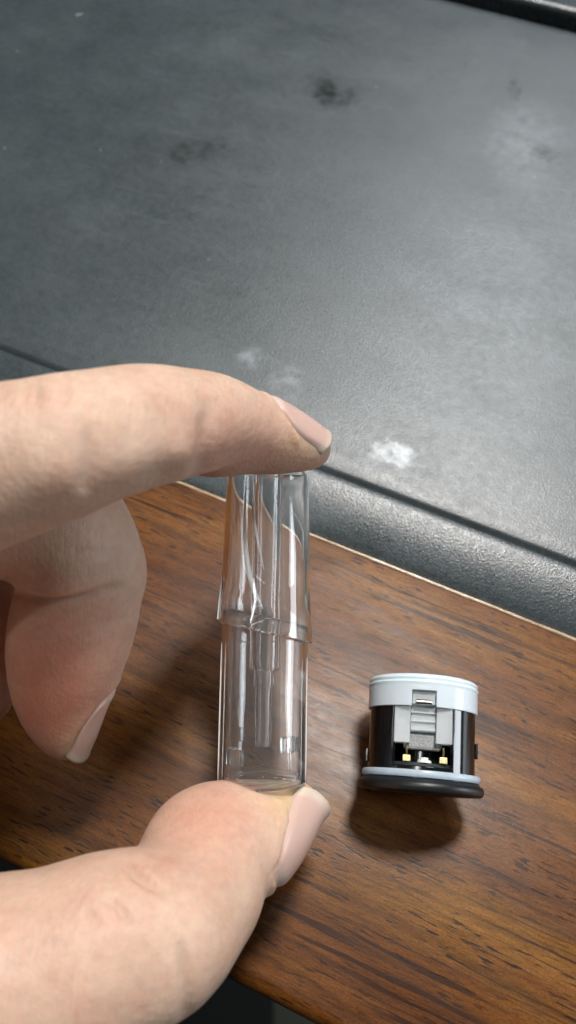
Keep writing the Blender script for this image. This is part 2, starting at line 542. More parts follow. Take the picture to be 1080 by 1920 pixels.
rb = 0.003
w = link('wood_border', extrude('wood_border', [(-0.0011, -0.024), (-0.0011, -0.0001), (-0.0013, 0.0)] + arc(n_low + rb, -rb, rb, 90, 180, 6) + [(n_low, -0.024)], 40), M_WOOD, desk)
lip = link('glare_lip', extrude('glare_lip', [(-0.0010, -0.020), (-0.0010, -0.00005)] + arc(-0.0006, -0.0003, 0.00045, 125, 0, 6) + [(-0.00012, -0.020)], 40), M_LIP, desk)
bw = n_groove
band = [(0.0004, -0.02), (0.0004, -0.0042), (0.0009, -0.0033), (0.0025, -0.0024)]
for k in range(1, 11):
    u = k / 10
    band.append((0.0025 + (bw - 0.0034) * u, 0.0008 - 0.0032 * (1 - u) ** 1.8))
band += [(bw - 0.0006, 0.0006), (bw - 0.0002, -0.0003), (bw, -0.0011), (bw, -0.02)]
stains = []
def st(px, py, rx, ry, rot, edge, seed, gap, c, amt):
    x, y = loc2(px, py)
    k = (on_plane(px, py) - CAM).length / FPX
    stains.append((x, y, rx * k, ry * k * 1.25, rot, edge, seed, gap, c, amt))
DK = (0.008, 0.011, 0.012); LT = (0.30, 0.34, 0.36)
st(342, 288, 40, 36, 0.2, 0.6, 1.0, 0.42, DK, 0.75)
st(400, 280, 38, 32, -0.3, 0.6, 2.4, 0.42, DK, 0.7)
st(605, 170, 34, 46, 0.5, 0.6, 3.0, 0.42, DK, 0.8)
st(635, 180, 44, 30, 0.0, 0.6, 4.6, 0.42, DK, 0.7)
st(355, 405, 12, 10, 0.0, 0.6, 5.0, 0.40, DK, 0.5)
st(965, 165, 10, 30, 0.3, 0.6, 6.0, 0.45, DK, 0.5)
st(1020, 285, 36, 26, 0.3, 0.6, 7.0, 0.52, DK, 0.5)
st(100, 200, 40, 30, 0.3, 0.9, 8.0, 0.52, DK, 0.5)
st(380, 160, 40, 30, 0.3, 0.9, 8.5, 0.54, DK, 0.45)
st(985, 270, 80, 110, 0.2, 0.9, 9.0, 0.46, (0.16, 0.19, 0.20), 0.55)
st(735, 848, 48, 20, 0.15, 0.5, 10.0, 0.40, (0.42, 0.45, 0.48), 0.95)
st(770, 872, 30, 10, 0.15, 0.8, 10.5, 0.5, LT, 0.5)
st(470, 668, 34, 30, 0.4, 0.8, 11.0, 0.55, LT, 0.6)
st(540, 715, 44, 50, 0.6, 0.9, 12.0, 0.57, LT, 0.55)
st(143, 28, 5, 4, 0, 0.5, 13.0, 0.2, LT, 0.8)
M_LEA = m_leather(stains)
M_LEB = m_leather((), 0.6, 'grained_leather', 0.24, 0.32)
link('leather_edging', extrude('leather_edging', band, 60), M_LEB, desk)
top = [(bw + 0.0006, -0.02), (bw + 0.0006, -0.0011), (bw + 0.0010, -0.0008), (bw + 0.0015, -0.0003), (bw + 0.0022, -0.00005)]
for u in np.linspace(0.02, 1, 12):
    top.append((bw + 0.0022 + u * (n_far0 - bw - 0.0062), 0.0))
fz = n_far0
top += [(fz - 0.0012, -0.0002), (fz - 0.0004, -0.0008), (fz, -0.002), (fz, -0.02)]
link('leather_panel', extrude('leather_panel', top, 40), M_LEA, desk)
gw = 0.72 * (loc2(1040, 15)[1] - fz)
chan = [(bw + 0.0001, -0.021), (bw + 0.0001, -0.0012), (bw + 0.0005, -0.0012), (bw + 0.0005, -0.021)]
link('groove_channel', extrude('groove_channel', chan, 4), M_RUBBER, desk)
link('far_groove', extrude('far_groove', [(fz + 0.0001, -0.021), (fz + 0.0001, -0.005), (fz + gw - 0.0001, -0.005), (fz + gw - 0.0001, -0.021)], 4), M_RUBBER, desk)
f1 = fz + gw
rr = 0.0022
far = [(f1, -0.02), (f1, -0.001)] + arc(f1 + rr, 0.0, rr, 180, 80, 10) + [(f1 + 0.012, 0.0018), (f1 + 0.03, 0.0008), (f1 + 0.045, -0.001), (f1 + 0.045, -0.02)]
link('far_leather_edging', extrude('far_leather_edging', far, 40), M_LEB, desk)
far = [(f1 + 0.0455, -0.024), (f1 + 0.0455, -0.001), (f1 + 0.0465, 0.0), (f1 + 0.15, 0.0), (f1 + 0.152, -0.002), (f1 + 0.152, -0.024)]
link('far_wood_border', extrude('far_wood_border', far, 20), M_WOOD, desk)
link('desk_board', box('desk_board', X0, X1, n_low + 0.008, f1 + 0.14, -0.045, -0.0245), M_WOOD, desk, smooth=False)

# ------------------------------------------------------------------ clear tube in the fingers
mm = 0.001
Bc = P(491.5, 1470, 0.1470); Tc = P(503, 884, 0.1565)
tube = empty('clear_tube', 'clear plastic tube with a tapered sleeve, held upright between thumb and index finger', 'tube')
za = (Tc - Bc).normalized()
ya = (FW - za * FW.dot(za)).normalized()          # local y points away from the camera
xa = ya.cross(za)
TL = (Tc - Bc).length
tube.matrix_world = Matrix(((xa.x, ya.x, za.x, Bc.x), (xa.y, ya.y, za.y, Bc.y), (xa.z, ya.z, za.z, Bc.z), (0, 0, 0, 1)))
def tz(py):                                       # height along the tube of a photo row
    return TL * (1470 - py) / (1470 - 884)
print('tube length mm', TL / mm)
RO = 8.15 * mm; RI = 7.05 * mm
s0, s1 = tz(1197), tz(877)
z1 = s0 + 0.0030
def shb(x, y, z):
    return z + 0.055 * x * max(0, 1 - z / 0.01) - 0.205 * x * min(1, max(0, (z - s0 + 0.012) / 0.012))
shf = lambda x, y, z: z + 0.055 * x
prof = [(RO - 0.0003, 0), (RO, 0.0003)] + [(RO, z) for z in np.linspace(0.01, z1 - 0.0006, 8)] + [(RO - 0.00015, z1 - 0.0002), (RO - 0.0004, z1), (RI + 0.0002, z1 - 0.0002), (RI, z1 - 0.0006)] + [(RI, z) for z in np.linspace(z1 - 0.0016, 0.01, 7)] + [(RI, 0.0003), (RI + 0.0003, 0)]
link('tube_body', lathe('tube_body', prof, 128, shb), M_CLEAR, tube)
# sleeve: slanted lip over the body, tapering to the top
shs = lambda x, y, z: z - 0.205 * x * (1 - 0.15 * (z - s0) / (s1 - s0))
def ro_s(z):
    u = (z - s0) / (s1 - s0)
    return (8.98 - 0.42 * min(1, u / 0.25) - 0.68 * u ** 1.3) * mm
zz = np.linspace(s0 + 0.0006, s1 - 0.0006, 14)
prof = [(8.3 * mm, s0), (8.75 * mm, s0), (8.95 * mm, s0 + 0.0003)] + [(ro_s(z), z) for z in zz] + [(ro_s(s1) - 0.0004, s1), (ro_s(s1) - 0.0008, s1)]
prof += [(ro_s(s1) - 0.0011, s1 - 0.0004)]
for z in np.linspace(s1 - 0.001, s0 + 0.0005, 26):
    u = min(1, max(0, (z - s0 - 0.0034) / 0.0060))
    u = u * u * (3 - 2 * u)
    prof.append((8.3 * mm * (1 - u) + (ro_s(z) - 0.0009) * u, z))
link('sleeve', lathe('sleeve', prof, 128, shs), M_CLEAR, tube)
# frosted lugs on the flanks of the sleeve
def lug(a0, a1, py0, py1, out):
    za_, zb_ = tz(py1), tz(py0)
    dz = -0.00175 if a0 < 0 else 0.00175
    rl = lambda z: ro_s(max(s0, z + dz))
    zs_ = list(np.linspace(za_, zb_, 9))
    o = link('side_lug', shell('side_lug', list(np.linspace(R_(a0), R_(a1), 7)), zs_, lambda z: rl(z) + out * (0.25 + 0.75 * min(1, (zb_ - z) / (0.5 * (zb_ - za_)))), lambda z: rl(z) + 0.00002, lambda a, z: True), M_GLINT_LUG, tube)
    bevel(o, 0.00012)
lug(-101, -86, 1092, 1172, 0.00022)
# inner stem and nozzle
q0, q1, q2 = tz(1297), tz(1266), tz(893)
q9 = tz(1402)
prof = [(1.0 * mm, q9), (1.35 * mm, q9), (1.5 * mm, q9 + 0.0002), (1.62 * mm, q0 - 0.0001), (1.8 * mm, q0), (1.95 * mm, q0 + 0.0002), (1.95 * mm, q1 - 0.0002), (2.6 * mm, q1), (2.75 * mm, q1 + 0.0002), (2.85 * mm, q2), (2.0 * mm, q2), (1.7 * mm, q1 + 0.002), (1.15 * mm, q1 - 0.001)]
link('inner_stem', lathe('inner_stem', prof, 72), M_CLEAR, tube)
# beads inside the sleeve, added as its curved bright highlights (local x from photo columns)
kx = 0.1515 / FPX
def wall(px, py, back=False, inset=0.00135):
    z = tz(py); cxp = 491.5 + (1470 - py) / 586 * 11.5
    x = (px - cxp) * kx
    r = ro_s(min(max(z, s0), s1)) - inset if z > s0 else RI - 0.0003
    y = math.sqrt(max(r * r - x * x, 1e-8))
    return Vector((x, y if back else -y, z))
def glint_rib(pts, rad, back=False):
    c = smooth_curve([wall(a, b, back) for a, b in pts], 40)
    n = len(c)
    rs = [rad * (0.12 + 0.88 * math.sin(math.pi * min(1, (k / (n - 1)) ** 1.6)) ** 0.7) for k in range(n)]
    link('highlight_rib', bead('highlight_rib', c, rs, 12), M_CLEAR if back else M_GLINT_LUG, tube)
glint_rib([(466, 895), (463, 960), (463, 1020), (469, 1080), (481, 1125), (495, 1155)], 0.00046)
glint_rib([(472, 900), (476, 960), (484, 1020), (497, 1085)], 0.00022)
glint_rib([(545, 965), (556, 985), (565, 1005), (567, 1030), (568, 1060)], 0.00020)
glint_rib([(440, 905), (446, 960), (448, 1050), (450, 1130)], 0.00020, True)
# white beads standing in for highlight lines on the body flanks and stem
def glint_line(x, y, za_, zb_, rad, x2=None):
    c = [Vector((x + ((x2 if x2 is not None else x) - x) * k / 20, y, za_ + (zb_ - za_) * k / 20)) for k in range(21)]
    link('highlight_line', bead('highlight_line', c, [rad * (0.2 + 0.8 * math.sin(math.pi * k / 20) ** 0.5) for k in range(21)], 8), M_GLINT_LUG, tube)
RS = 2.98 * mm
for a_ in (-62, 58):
    glint_line(RS * math.sin(R_(a_)), -RS * math.cos(R_(a_)), tz(1262), tz(895), 0.00011)
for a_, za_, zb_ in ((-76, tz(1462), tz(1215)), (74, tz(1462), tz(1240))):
    glint_line((RO + 0.00008) * math.sin(R_(a_)), -(RO + 0.00008) * math.cos(R_(a_)), za_, zb_, 0.00010)
# snap tabs inside the foot of the tube
def tab(a0, a1, py0, py1, t):
    z0, z2 = tz(py1), tz(py0)
    an = np.linspace(R_(a0), R_(a1), 9)
    o = link('snap_tab', shell('snap_tab', list(an), [z0, z2], lambda z: RI - 0.00004, lambda z: RI - t, lambda a, z: True), M_CLEAR, tube)
    bevel(o, 0.0002)
tab(-122, -84 - 44, 1400, 1432, 0.0013)
tab(-150, -118, 1402, 1432, 0.0012)
tab(128, 150, 1380, 1408, 0.0012)
tab(60, 92, 1386, 1412, 0.0012)
# ledge ring and floor inside the foot
prof = [(RI - 0.00005, 0.0010), (RI - 0.00005, 0.0016), (RI - 0.0009, 0.0016), (RI - 0.0009, 0.0010)]
link('foot_ledge', lathe('foot_ledge', prof, 96, shf), M_CLEAR, tube)

# ------------------------------------------------------------------ black and frosted cartridge base lying on the wood
cart = empty('cartridge_base', 'short black plastic cartridge base with a frosted white cap, lying on the wood', 'cartridge')
RF = 12.2 * mm
yaw = R_(-5.0)
c0 = on_plane(787, 1501, RF)
zc = Vector((-math.sin(yaw), math.cos(yaw), 0.145)).normalized()  # towards the cap
yc = (Vector((0, 0, 1)) - zc * zc.z).normalized()                    # up
xc = yc.cross(zc)
tw = Matrix.Rotation(R_(-6.5), 3, zc)
yc = tw @ yc; xc = tw @ xc
cart.matrix_world = Matrix(((xc.x, yc.x, zc.x, c0.x), (xc.y, yc.y, zc.y, c0.y), (xc.z, yc.z, zc.z, c0.z), (0, 0, 0, 1)))
print('xc', xc)
sx = 1 if xc.x > 0 else -1
RB = 10.4 * mm; RC = 10.85 * mm
L0 = 0.0032; LR = 0.0056                # flange thickness, ring end
LCAP0 = 0.0168; LTOP = 0.0231
# flange
link('flange', solid_lathe('flange', [(0, 0.0012), (RF * 0.80, 0.0012), (RF * 0.82, 0.0015), (RF - 0.0007, 0.0013), (RF - 0.0002, 0.0016), (RF, 0.0021), (RF, 0.0027), (RF - 0.0002, 0.0031), (RF - 0.0007, 0.0034), (11.2 * mm, 0.0037), (11.0 * mm, 0.0038), (10.5 * mm, 0.0038), (10.5 * mm, 0.0030), (0, 0.0030)], 128), M_RUBBER, cart)
# ring
link('sealing_ring', lathe('sealing_ring', [(10.6 * mm, 0.0039), (11.3 * mm, 0.0039), (11.5 * mm, 0.0042), (11.55 * mm, 0.0046), (11.45 * mm, 0.0050), (11.2 * mm, 0.0052), (10.6 * mm, 0.0052)], 128), M_RING, cart)
# body shell with a window that faces up
HW = R_(33)
full = list(np.linspace(-math.pi, math.pi, 181))
def splice(angs, cuts):
    s = sorted(set([round(a, 6) for a in angs] + [round(c, 6) for c in cuts]))
    out = [s[0]]
    for a in s[1:]:
        if a - out[-1] > 1e-3: out.append(a)
    return out
ws0, ws1 = 0.0060, 0.0185
angs = splice(full, [-HW, HW])
body = link('body_shell', shell('body_shell', angs, [0.0031, ws0, 0.010, 0.014, 0.0178, ws1], lambda z: RB, lambda z: RB - 0.0011, lambda a, z: not (abs(a) < HW and z > ws0)), M_BLACK, cart)
bevel(body, 0.00025)
link('inner_plug', solid_lathe('inner_plug', [(0, 0.0032), (RB - 0.0013, 0.0032), (RB - 0.0013, 0.0066), (0, 0.0066)], 72), M_DARKB, cart)
# dark inner wall behind the window
link('inner_chamber', solid_lathe('inner_chamber', [(0, 0.0068), (5.2 * mm, 0.0068), (5.2 * mm, 0.0168), (0, 0.0168)], 48), M_BLACK, cart)
# frosted cap
NW = R_(12.5)
cz = [LCAP0, 0.0180, 0.0198, 0.0206, 0.0210, 0.0214, 0.0218, 0.0223, 0.0226, 0.0229, LTOP]
def rcap(z):
    return RC + {0.0210: 0.00002, 0.0214: 0.00024, 0.0218: -0.00014, 0.0223: 0.00012, 0.0226: -0.00014, 0.0229: -0.0005, LTOP: -0.0012}.get(z, 0.0)
angs = splice(full, [-NW, NW])
cap = link('silicone_cap', shell('silicone_cap', angs, cz, rcap, lambda z: RB + 0.00003 if z < 0.0207 else 8.6 * mm, lambda a, z: not (abs(a) < NW and z < 0.0198)), M_FROST, cart)
bevel(cap, 0.0002, 2, 50)
link('cap_top', solid_lathe('cap_top', [(0, 0.0220), (8.55 * mm, 0.0220), (8.55 * mm, 0.0226), (0, 0.0226)], 72), M_FROST, cart)
# translucent holder in the window: two legs and ribs between them
def part_box(name, x0, x1, y0, y1, z0, z1, mat, bv=0.00015):
    o = link(name, box(name, x0 * mm, x1 * mm, y0 * mm, y1 * mm, z0 * mm, z1 * mm), mat, cart, smooth=False)
    bevel(o, bv)
    return o
part_box('holder_leg', -5.5, -2.4, 5.4, 9.0, 10.2, 17.6, M_HOLDER)
part_box('holder_leg', 2.4, 5.5, 5.4, 9.0, 10.0, 17.6, M_HOLDER)
part_box('holder_web', -2.38, 2.38, 5.4, 8.0, 12.2, 17.1, M_HOLDER)
for zk in (12.7, 14.3, 15.9):
    part_box('holder_rib', -2.38, 2.38, 8.02, 8.7, zk - 0.3, zk + 0.3, M_HOLDER)
part_box('window_block', -2.25, 2.25, 7.0, 9.6, 17.2, 19.7, M_HOLDER)
r = link('steel_pin', solid_lathe('steel_pin', [(0, -1.5 * mm), (0.45 * mm, -1.5 * mm), (0.55 * mm, -1.4 * mm), (0.55 * mm, 1.4 * mm), (0.45 * mm, 1.5 * mm), (0, 1.5 * mm)], 24), M_STEEL, cart)
r.rotation_euler = (0, math.pi / 2, 0); r.location = (0, 10.15 * mm, 17.6 * mm)
part_box('cotton_pad', -3.6, 3.6, 5.3, 7.6, 9.0, 12.1, M_FOAM, 0.0006)
# contacts on the board
def contact(x):
    part_box('contact_pin', x - 0.8, x + 0.8, 7.2, 8.7, 6.65, 7.9, M_BRASS, 0.0002)
    for k in range(4):
        part_box('contact_tooth', x - 0.72 + k * 0.4, x - 0.5 + k * 0.4, 8.72, 8.95, 6.7, 7.5, M_BRASS, 0.00003)
    o = link('contact_wire', bead('contact_wire', [(x * mm, 8.2 * mm, 8.0 * mm), (x * mm * 1.02, 8.3 * mm, 8.7 * mm), (x * mm * 1.0, 8.0 * mm, 9.6 * mm)], 0.00018, 8), M_BRASS, cart)
contact(-3.9); contact(2.9)
o = link('centre_contact', solid_lathe('centre_contact', [(0, 0), (1.35 * mm, 0), (1.35 * mm, 0.35 * mm), (0.8 * mm, 0.6 * mm), (0.75 * mm, 0.95 * mm), (0, 0.95 * mm)], 32), M_WHITE, cart)
o.location = (-0.4 * mm, 8.2 * mm, 6.63 * mm)
part_box('side_catch', 10.42, 10.9, -1.2, 1.2, 6.5, 9.0, M_BLACK)
part_box('side_catch', -10.9, -10.42, -1.2, 1.2, 8.5, 11.5, M_BLACK)
part_box('side_catch', -2.0, 2.0, -11.6, -10.42, 9.5, 13.5, M_BLACK)
for pz in (17.0,):
    pass

# ------------------------------------------------------------------ hand: one smooth surface from blended tapered bones
def chain(rows):
    pts, rad = [], []
    for px, py, d, rp in rows:
        d *= mm
        pts.append(np.array(P(px, py, d))); rad.append(rp * d / FPX)
    Q = [np.append(p, r_) for p, r_ in zip(pts, rad)]
    E = [2 * Q[0] - Q[1]] + Q + [2 * Q[-1] - Q[-2]]
    out = []
    for i in range(len(Q) - 1):
        a, b, c, d_ = E[i:i + 4]
        for t in (0, 0.34, 0.67):
            out.append(0.5 * (2 * b + (c - a) * t + (2 * a - 5 * b + 4 * c - d_) * t * t + (3 * b - a - 3 * c + d_) * t ** 3))
    out.append(Q[-1])
    return [q[:3] for q in out], [q[3] for q in out]
INDEX = chain([(-420, 1010, 118, 170), (-120, 903, 113, 160), (75, 850, 112, 133), (150, 827, 114, 121), (260, 800, 120, 110), (335, 794, 126, 97),
               (402, 790, 133, 83), (470, 807, 141, 67), (528, 824, 147, 56), (582, 840, 151, 39)])
INDEX_PAD = chain([(395, 822, 139, 72), (450, 824, 145, 55), (520, 830, 150, 46)])
MIDDLE = chain([(-420, 1120, 138, 145), (-120, 960, 134, 142), (80, 965, 134, 124), (162, 1072, 138, 112)])
MIDDLE2 = chain([(158, 1085, 139, 108), (130, 1200, 142, 108), (114, 1300, 146, 80), (126, 1375, 149, 48)])
RING = chain([(-420, 1180, 152, 130), (-150, 1040, 152, 125), (-60, 1120, 154, 105), (-62, 1210, 156, 92), (-34, 1300, 158, 60)])
LITTLE = chain([(-420, 1300, 166, 110), (-220, 1150, 166, 95), (-150, 1220, 168, 84), (-150, 1300, 170, 66)])
THUMB = chain([(-420, 1910, 116, 245), (-200, 1892, 114, 218), (70, 1838, 117, 189), (200, 1774, 119, 160), (294, 1746, 122, 144), (368, 1684, 130, 111)])
THUMB2 = chain([(374, 1655, 132, 108), (390, 1600, 138, 116), (450, 1574, 142, 98), (492, 1556, 145, 81), (554, 1516, 149, 48)])
PALM = chain([(-620, 1400, 128, 330), (-420, 1500, 124, 250)])
PALM2 = chain([(-620, 1300, 138, 320), (-1500, 1700, 150, 260)])

def sd_chain(pts, rad, X, k):
    d = None
    for i in range(max(1, len(pts) - 1)):
        a, b = pts[i], pts[min(i + 1, len(pts) - 1)]
        ra, rb_ = rad[i], rad[min(i + 1, len(pts) - 1)]
        ba = b - a
        L2 = float(ba @ ba)
        t = np.clip(((X - a) @ ba) / L2, 0, 1)
        dd = np.linalg.norm(X - a - t[..., None] * ba, axis=-1) - (ra + (rb_ - ra) * t)
        d = dd if d is None else smin(d, dd, k)
    return d

def smin(a, b, k):
    h = np.clip(0.5 + 0.5 * (b - a) / k, 0, 1)
    return b + (a - b) * h - k * h * (1 - h)

def sdf(X):
    idx = smin(sd_chain(*INDEX, X, 0.0016), sd_chain(*INDEX_PAD, X, 0.002), 0.003)
    th = smin(sd_chain(*THUMB, X, 0.0016), sd_chain(*THUMB2, X, 0.002), 0.0045)
    mi = smin(sd_chain(*MIDDLE, X, 0.002), sd_chain(*MIDDLE2, X, 0.002), 0.0012)
    ri = sd_chain(*RING, X, 0.0015)
    li = sd_chain(*LITTLE, X, 0.0015)
    pa = smin(sd_chain(*PALM, X, 0.004), sd_chain(*PALM2, X, 0.004), 0.01)
    d = smin(idx, mi, 0.0009)
    d = smin(d, ri, 0.0009)
    d = smin(d, li, 0.0009)
    d = smin(d, th, 0.0012)
    return smin(d, pa, 0.013)

def surface_net(h, B=12):
    allp = [(p, r) for c in (INDEX, MIDDLE, MIDDLE2, RING, LITTLE, THUMB, THUMB2, PALM, PALM2) for p, r in zip(*c)]
    lo = np.min([p - r for p, r in allp], axis=0) - 0.004
    hi = np.max([p + r for p, r in allp], axis=0) + 0.004
    lo[0] = max(lo[0], -0.11)                       # the forearm is cut well outside the frame
    N = np.ceil((hi - lo) / (h * B)).astype(int)
    sh = N * B + 1
    cx = [lo[a] + (np.arange(N[a]) + 0.5) * B * h for a in range(3)]
    C = np.stack(np.meshgrid(*cx, indexing='ij'), -1)
    dc = sdf(C)
    V = np.empty(sh, np.float32)
    V[:] = np.repeat(np.repeat(np.repeat(np.pad(dc, ((0, 1),) * 3, mode='edge'), B, 0), B, 1), B, 2)[:sh[0], :sh[1], :sh[2]]
    act = np.argwhere(np.abs(dc) < B * h * 0.9 + 0.012 * 0)
    g = np.arange(B + 1) * h
    G = np.stack(np.meshgrid(g, g, g, indexing='ij'), -1)
    for c0_ in range(0, len(act), 60):
        blk = act[c0_:c0_ + 60]
        base = lo + blk * B * h
        X = base[:, None, None, None, :] + G
        D = sdf(X)
        for (i, j, k), dv in zip(blk, D):
            V[i * B:i * B + B + 1, j * B:j * B + B + 1, k * B:k * B + B + 1] = dv
    V[0, :, :] = np.maximum(V[0, :, :], h * 0.5)
    ins = V < 0
    cnt = np.zeros(tuple(np.array(sh) - 1), np.int8)
    for a in (0, 1):
        for b in (0, 1):
            for c in (0, 1):
                cnt += ins[a:sh[0] - 1 + a, b:sh[1] - 1 + b, c:sh[2] - 1 + c]
    cells = np.argwhere((cnt > 0) & (cnt < 8))
    idm = -np.ones(cnt.shape, np.int64)
    idm[tuple(cells.T)] = np.arange(len(cells))
    acc = np.zeros((len(cells), 3)); num = np.zeros(len(cells))
    corners = [(a, b, c) for a in (0, 1) for b in (0, 1) for c in (0, 1)]
    for p in corners:
        for ax in range(3):
            if p[ax]: continue
            q = list(p); q[ax] = 1
            v0 = V[tuple((cells + p).T)]; v1 = V[tuple((cells + q).T)]
            m = (v0 < 0) != (v1 < 0)
            t = np.where(m, v0 / np.where(m, v0 - v1, 1), 0)
            pt = cells + np.array(p, float); pt[:, ax] += t
            acc[m] += pt[m]; num[m] += 1
    verts = lo + acc / num[:, None] * h
    faces = []
    for ax in range(3):
        o1, o2 = [(1, 2), (2, 0), (0, 1)][ax]
        s0_ = [slice(None)] * 3; s1_ = [slice(None)] * 3
        s0_[ax] = slice(0, -1); s1_[ax] = slice(1, None)
        a = ins[tuple(s0_)]; b = ins[tuple(s1_)]
        e = np.argwhere(a != b)
        ok = (e[:, o1] > 0) & (e[:, o2] > 0) & (e[:, o1] < sh[o1] - 1) & (e[:, o2] < sh[o2] - 1)
        e = e[ok]
        flip = ~a[tuple(e.T)]
        d1 = np.zeros(3, int); d1[o1] = 1
        d2 = np.zeros(3, int); d2[o2] = 1
        q = np.stack([idm[tuple((e - d1 - d2).T)], idm[tuple((e - d2).T)], idm[tuple(e.T)], idm[tuple((e - d1).T)]], 1)
        q[flip] = q[flip][:, ::-1]
        faces.append(q)
    return verts, np.concatenate(faces)

HV, HF = surface_net(0.00052)
print('hand verts', len(HV))

def smooth_mesh(V, F, it=3, lam=0.5):
    e = np.concatenate([F[:, [0, 1]], F[:, [1, 2]], F[:, [2, 3]], F[:, [3, 0]]])
    e = np.concatenate([e, e[:, ::-1]])
    n = np.bincount(e[:, 0], minlength=len(V)).astype(float)
    for _ in range(it):
        A_ = np.stack([np.bincount(e[:, 0], V[e[:, 1], k], len(V)) for k in range(3)], 1)
        V = V + lam * (A_ / n[:, None] - V)
    return V
def normals(V, F):
    c = np.cross(V[F[:, 2]] - V[F[:, 0]], V[F[:, 3]] - V[F[:, 1]])
    N = np.zeros_like(V)
    for k in range(4):
        for a in range(3):
            N[:, a] += np.bincount(F[:, k], c[:, a], len(V))
    return N / np.maximum(np.linalg.norm(N, axis=1, keepdims=True), 1e-12)
HV = smooth_mesh(HV, HF, 3)
HN = normals(HV, HF)
cv = np.array(CAM); fwv = np.array(FW); rtv = np.array(RT); upv = np.array(UP)
def project(V):
    q = V - cv
    d = q @ fwv
    return 540 + FPX * (q @ rtv) / d, 960 - FPX * (q @ upv) / d, d
def own(V):
    ds = np.stack([np.minimum(sd_chain(*INDEX, V, 0.001), sd_chain(*INDEX_PAD, V, 0.001)), np.minimum(sd_chain(*MIDDLE, V, 0.001), sd_chain(*MIDDLE2, V, 0.001)), np.minimum(sd_chain(*THUMB, V, 0.001), sd_chain(*THUMB2, V, 0.001)), sd_chain(*RING, V, 0.001)], 1)
    return np.argmin(ds, 1)
OWN = own(HV)
FACE = np.clip(-((HV - cv) / np.linalg.norm(HV - cv, axis=1, keepdims=True) * HN).sum(1), 0, 1)
PX, PY, PD = project(HV)
def dist_poly(pts):
    best = np.full(len(HV), 1e9)
    par = np.zeros(len(HV)); ns_ = len(pts) - 1; si = 0
    X = np.stack([PX, PY], 1)
    for a, b in zip(pts[:-1], pts[1:]):
        a = np.array(a, float); b = np.array(b, float)
        ba = b - a
        t = np.clip(((X - a) @ ba) / (ba @ ba), 0, 1)
        dd = np.linalg.norm(X - a - t[:, None] * ba, axis=1)
        par = np.where(dd < best, (si + t) / ns_, par); si += 1
        best = np.minimum(best, dd)
    return best, np.sin(np.pi * np.clip(par, 0.0, 1.0)) ** 0.7
disp = np.zeros(len(HV))
def crease(who, pts, width, depth, bulge=0.0):
    pts = [(v.x, v.y) for v in smooth_curve([Vector((a, b, 0)) for a, b in pts], 24)]
    d, tap = dist_poly(pts)
    m = (OWN == who) * np.clip(FACE * 4, 0, 1) * tap
    disp[:] -= m * depth * np.exp(-(d / width) ** 2)
    if bulge:
        disp[:] += m * bulge * np.exp(-((d - width * 2.6) / (width * 1.6)) ** 2)
def lump(who, px, py, r, h):
    d = np.hypot(PX - px, PY - py)
    disp[:] += (OWN == who) * np.clip(FACE * 4, 0, 1) * h * np.exp(-(d / r) ** 2)
# index: joint folds
crease(0, [(172, 790), (165, 850), (160, 900), (160, 930)], 14, 0.0006)
lump(0, 100, 890, 55, 0.0006)
crease(0, [(394, 740), (388, 790), (382, 830), (372, 870), (355, 912)], 18, 0.0009)
lump(0, 335, 850, 40, 0.0009)
crease(0, [(62, 690), (70, 740), (66, 765)], 7, 0.00045)
crease(0, [(118, 680), (124, 735), (120, 765)], 7, 0.00045)
crease(0, [(40, 690), (50, 740), (40, 770)], 7, 0.0003)
lump(0, 250, 880, 60, 0.0006)
crease(1, [(-10, 1090), (60, 1122), (130, 1122), (190, 1106), (232, 1098)], 8, 0.0012)
crease(1, [(110, 1040), (170, 1036), (230, 1030)], 9, 0.0003)
crease(1, [(60, 1180), (130, 1178), (230, 1160)], 9, 0.0003)
lump(1, 120, 1080, 60, 0.0008)
crease(2, [(225, 1595), (248, 1630), (280, 1655), (318, 1680)], 11, 0.0013)
crease(2, [(190, 1680), (225, 1705), (250, 1745)], 9, 0.0006)
crease(2, [(160, 1700), (185, 1740)], 9, 0.00045)
crease(2, [(338, 1760), (346, 1810), (350, 1870), (340, 1960)], 13, 0.0008)
crease(2, [(290, 1640), (340, 1652), (410, 1655)], 16, 0.0003)
HV = HV + HN * disp[:, None]
HV = smooth_mesh(HV, HF, 1, 0.4)
HN = normals(HV, HF)
from mathutils.bvhtree import BVHTree
BVH = BVHTree.FromPolygons(HV.tolist(), HF.tolist())
NAILS = []
